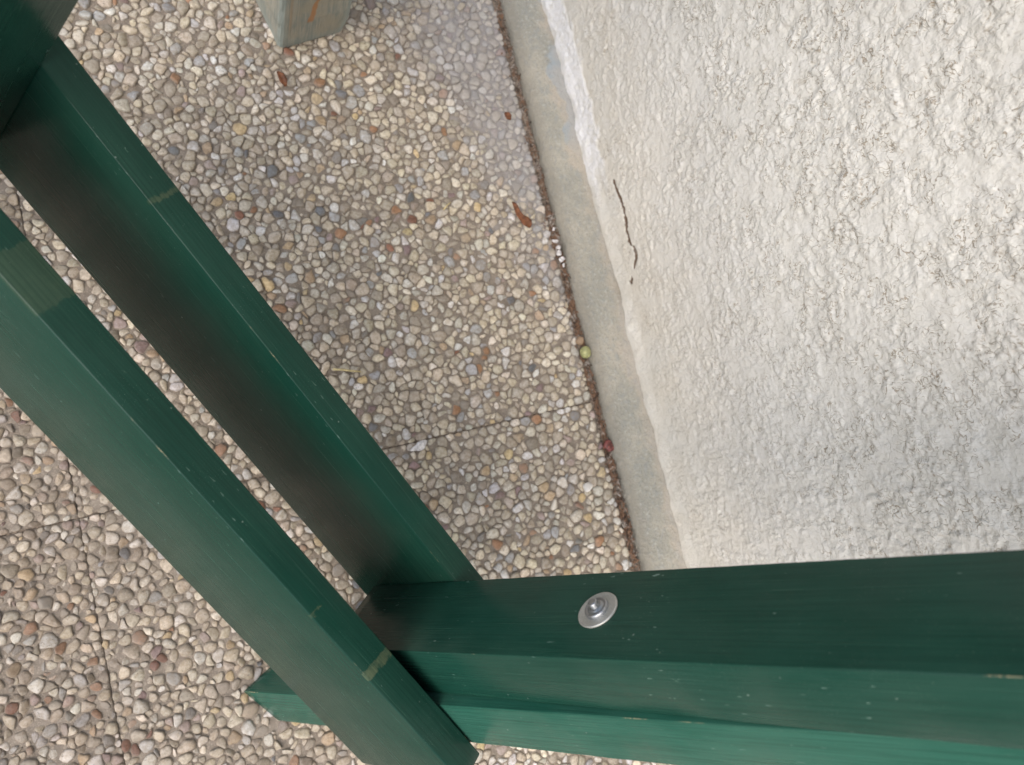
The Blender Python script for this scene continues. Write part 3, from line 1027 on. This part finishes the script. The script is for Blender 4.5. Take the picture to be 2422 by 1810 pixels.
lf = leaf('dry_leaf', [(.3905, .3060, .0008), (.3920, .3020, .0028), (.3935, .2965, .0036), (.3955, .2905, .0040), (.3985, .2845, .0046), (.4015, .2795, .0064), (.4045, .2745, .0066), (.4068, .2705, .0040), (.4080, .2690, .0010)], .0070, M_LEAF, .0016)
prop(lf, 'narrow curled rust-brown dry leaf lying on the dusty pebbles near the plinth', 'leaf')
lf2 = leaf('dry_leaf', [(.1280, .5010, .0010), (.1310, .4950, .0040), (.1330, .4880, .0048), (.1345, .4820, .0018)], .0075, M_LEAF, .0015)
prop(lf2, 'little reddish-brown leaf scrap on the pebbles just below the wooden post', 'leaf')
lf3 = leaf('dry_leaf', [(.4105, .4300, .0010), (.4125, .4265, .0045), (.4150, .4225, .0048), (.4170, .4195, .0010)], .0070, M_LEAF, .0012)
prop(lf3, 'small brown leaf fragment in the grey dust by the upper plinth', 'leaf')
V, F = tube('straw', [(.1170, .1300, .0075), (.1270, .1275, .0086), (.1380, .1240, .0084), (.1480, .1212, .0078)], .0014, M_STRAW)
st = link('straw', mesh_np('straw', V, F, M_STRAW))
prop(st, 'short pale yellow straw lying beside the rear slat on the pebbles', 'straw')
V, F = tube('straw', [(.2950, .3060, .0070), (.3010, .3110, .0080), (.3070, .3150, .0070)], .0009, M_STRAW)
st2 = link('straw', mesh_np('straw', V, F, M_STRAW))
prop(st2, 'tiny straw bit on the pebbles left of the curled brown leaf', 'straw')

CH = [(.4430, .2640, .0022), (.4405, .2470, .0030), (.4425, .2380, .0026), (.4418, .2300, .0034), (.4435, .2215, .0028), (.4440, .2130, .0020)]
for k, (x, y, r) in enumerate(CH):
    o = blob('plaster_chip', r, M_CHIP, (x, y, .001 + r * .6), (1, 1.3, .6), 20 + k, (random.uniform(-.4, .4), random.uniform(-.4, .4), random.uniform(0, 3)), .3)
    prop(o, ('topmost, roundish', 'second, long', 'third', 'fourth, biggest', 'fifth', 'lowest and smallest')[k] + ' of the white plaster crumbs in the gap along the plinth', 'plaster chip', 'plaster crumbs in the gap by the plinth')
# splashed white lime fleck at the joint
o = blob('lime_splash', .0052, M_CHIP, (.1965, .0195, .0062), (1.7, .9, .28), 31, (0, 0, .3), .45)
prop(o, 'white lime splash stuck on the pebbles where the joint meets the rear slat', 'splash')
o = blob('white_pebble', .0058, plain('white_quartz', (.74, .70, .64), .5), (.4000, -.0790, .0065), (1.25, 1, .6), 33, (0, 0, .4), .22)
prop(o, 'loose chalk-white pebble lying low between slab joint and bench leg', 'stone')

# brown litter packed into the gap beside the plinth: nobody could count it
N_ = NT('mixed_litter')
c_ = N_.coord()
a_ = N_.noise(c_, 110, 3, .6)
lc = N_.mix(N_.ramp(a_, .38, .5), (.060, .038, .026), (.20, .115, .070))
lc = N_.mix(N_.ramp(N_.noise(c_, 75, 3, .6), .52, .64), lc, (.36, .32, .28))
N_.bs(Base_Color=lc, Roughness=.9)
M_DEB = N_.m
LV = []; LF = []
for k in range(3600):
    y = random.uniform(-.55, .75)
    if random.random() > (.75 if -.25 < y < .30 else .35) * (.6 + .8 * math.sin(y * 31) ** 2): continue
    x = .4432 + random.gauss(0, .0028 if random.random() < .7 else .0060)
    if x > .4495: continue
    z = -.0025 + random.uniform(0, .0060)
    ln = random.uniform(.0008, .0060); wd = random.uniform(.0004, .0012)
    a = random.gauss(math.pi / 2, .7); tl = random.uniform(-.5, .5)
    d = Vector((math.cos(a), math.sin(a), tl)).normalized() * ln
    u = Vector((-math.sin(a), math.cos(a), random.uniform(-.4, .4))).normalized() * wd
    w = Vector((0, 0, wd * .8))
    p = Vector((x, y, z)); b = len(LV)
    LV += [p - d - u * .3, p - d * .3 - u, p + d * .5 - u * .8, p + d, p + d * .4 + u, p - d * .4 + u * .8, p + w, p - w]
    for q in range(6):
        LF += [(b + q, b + (q + 1) % 6, b + 6), (b + (q + 1) % 6, b + q, b + 7)]
lit = link('litter', mesh_np('litter', LV, LF, M_DEB, False))
prop(lit, 'brown crumbs and plant litter filling the gap along the plinth', 'litter', kind='stuff')

# ================================================================== PEBBLES: the largest ones singly, the others as one part per slab
bpy.context.view_layer.update()
BV = []; BF = []
for o in bench.children:
    if o.type != 'MESH': continue
    b = len(BV)
    BV += [o.matrix_world @ v.co for v in o.data.vertices]
    BF += [tuple(b + i_ for i_ in p.vertices) for p in o.data.polygons]
tree = BVHTree.FromPolygons(BV, BF)
camp = Vector((0, 0, CAM_H))
cand = []
for key, (so, S) in proto.items():
    for i_ in range(len(S['P'])):
        p = Vector((S['P'][i_, 0], S['P'][i_, 1], .003)) - camp
        w = p.dot(CF)
        u, v = p.dot(CR) / w, p.dot(CD) / w
        if abs(u) < .675 and abs(v) < .505: cand.append((-S['rm'][i_] / w, key, i_, p))
cand.sort(key=lambda t: t[0])
single = {k: [] for k in proto}
cnt = 0
for sc_, key, i_, p in cand:
    if tree.ray_cast(camp, p.normalized())[0] is not None: continue
    single[key].append(i_); cnt += 1
    if cnt >= 300: break
for key, (so, S) in proto.items():
    sel = set(single[key])
    rest = [i_ for i_ in range(len(S['P'])) if i_ not in sel]
    g = link('pebbles', pebble_mesh('pebbles', S, rest), so)
    prop(g, kind='stuff')
    for i_ in single[key]:
        link('pebble', pebble_mesh('pebble', S, [i_]), so)
    # farther slabs reuse the same plates and stones
    ci, ri = key
    for dx, dy in (((0, 1), (0, -1)) if ci == 1 else ((0, 1), (0, -1), (-1, 0), (-1, 1), (-1, -1))):
        pass
FULL = {k: pebble_mesh('pebbles', proto[k][1], np.arange(len(proto[k][1]['P']))) for k in proto}
for key, (so, S) in proto.items():
    ci, ri = key
    shifts = [(0, 1.2), (0, -1.2)]
    if ci == 0: shifts += [(-.6010, 0), (-.6010, 1.2), (-.6010, -1.2), (-1.2020, 0), (-1.2020, 1.2), (-1.2020, -1.2)]
    for dx, dy in shifts:
        y0 = YJ + (ri - 1) * .6 + dy
        if y0 < -1.99 or y0 > 1.4: continue
        if abs(dx) + abs(dy) > 1.3 and dx < -1: continue
        c_ = so.copy(); COL.objects.link(c_); c_.parent = pavement; c_.location = (dx, dy, 0)
        c_['label'] = 'pebble slab farther out from the wooden bench'
        g = link('pebbles', FULL[key], c_); prop(g, kind='stuff')
print('single pebbles', cnt, {k: len(v[1]['P']) for k, v in proto.items()})
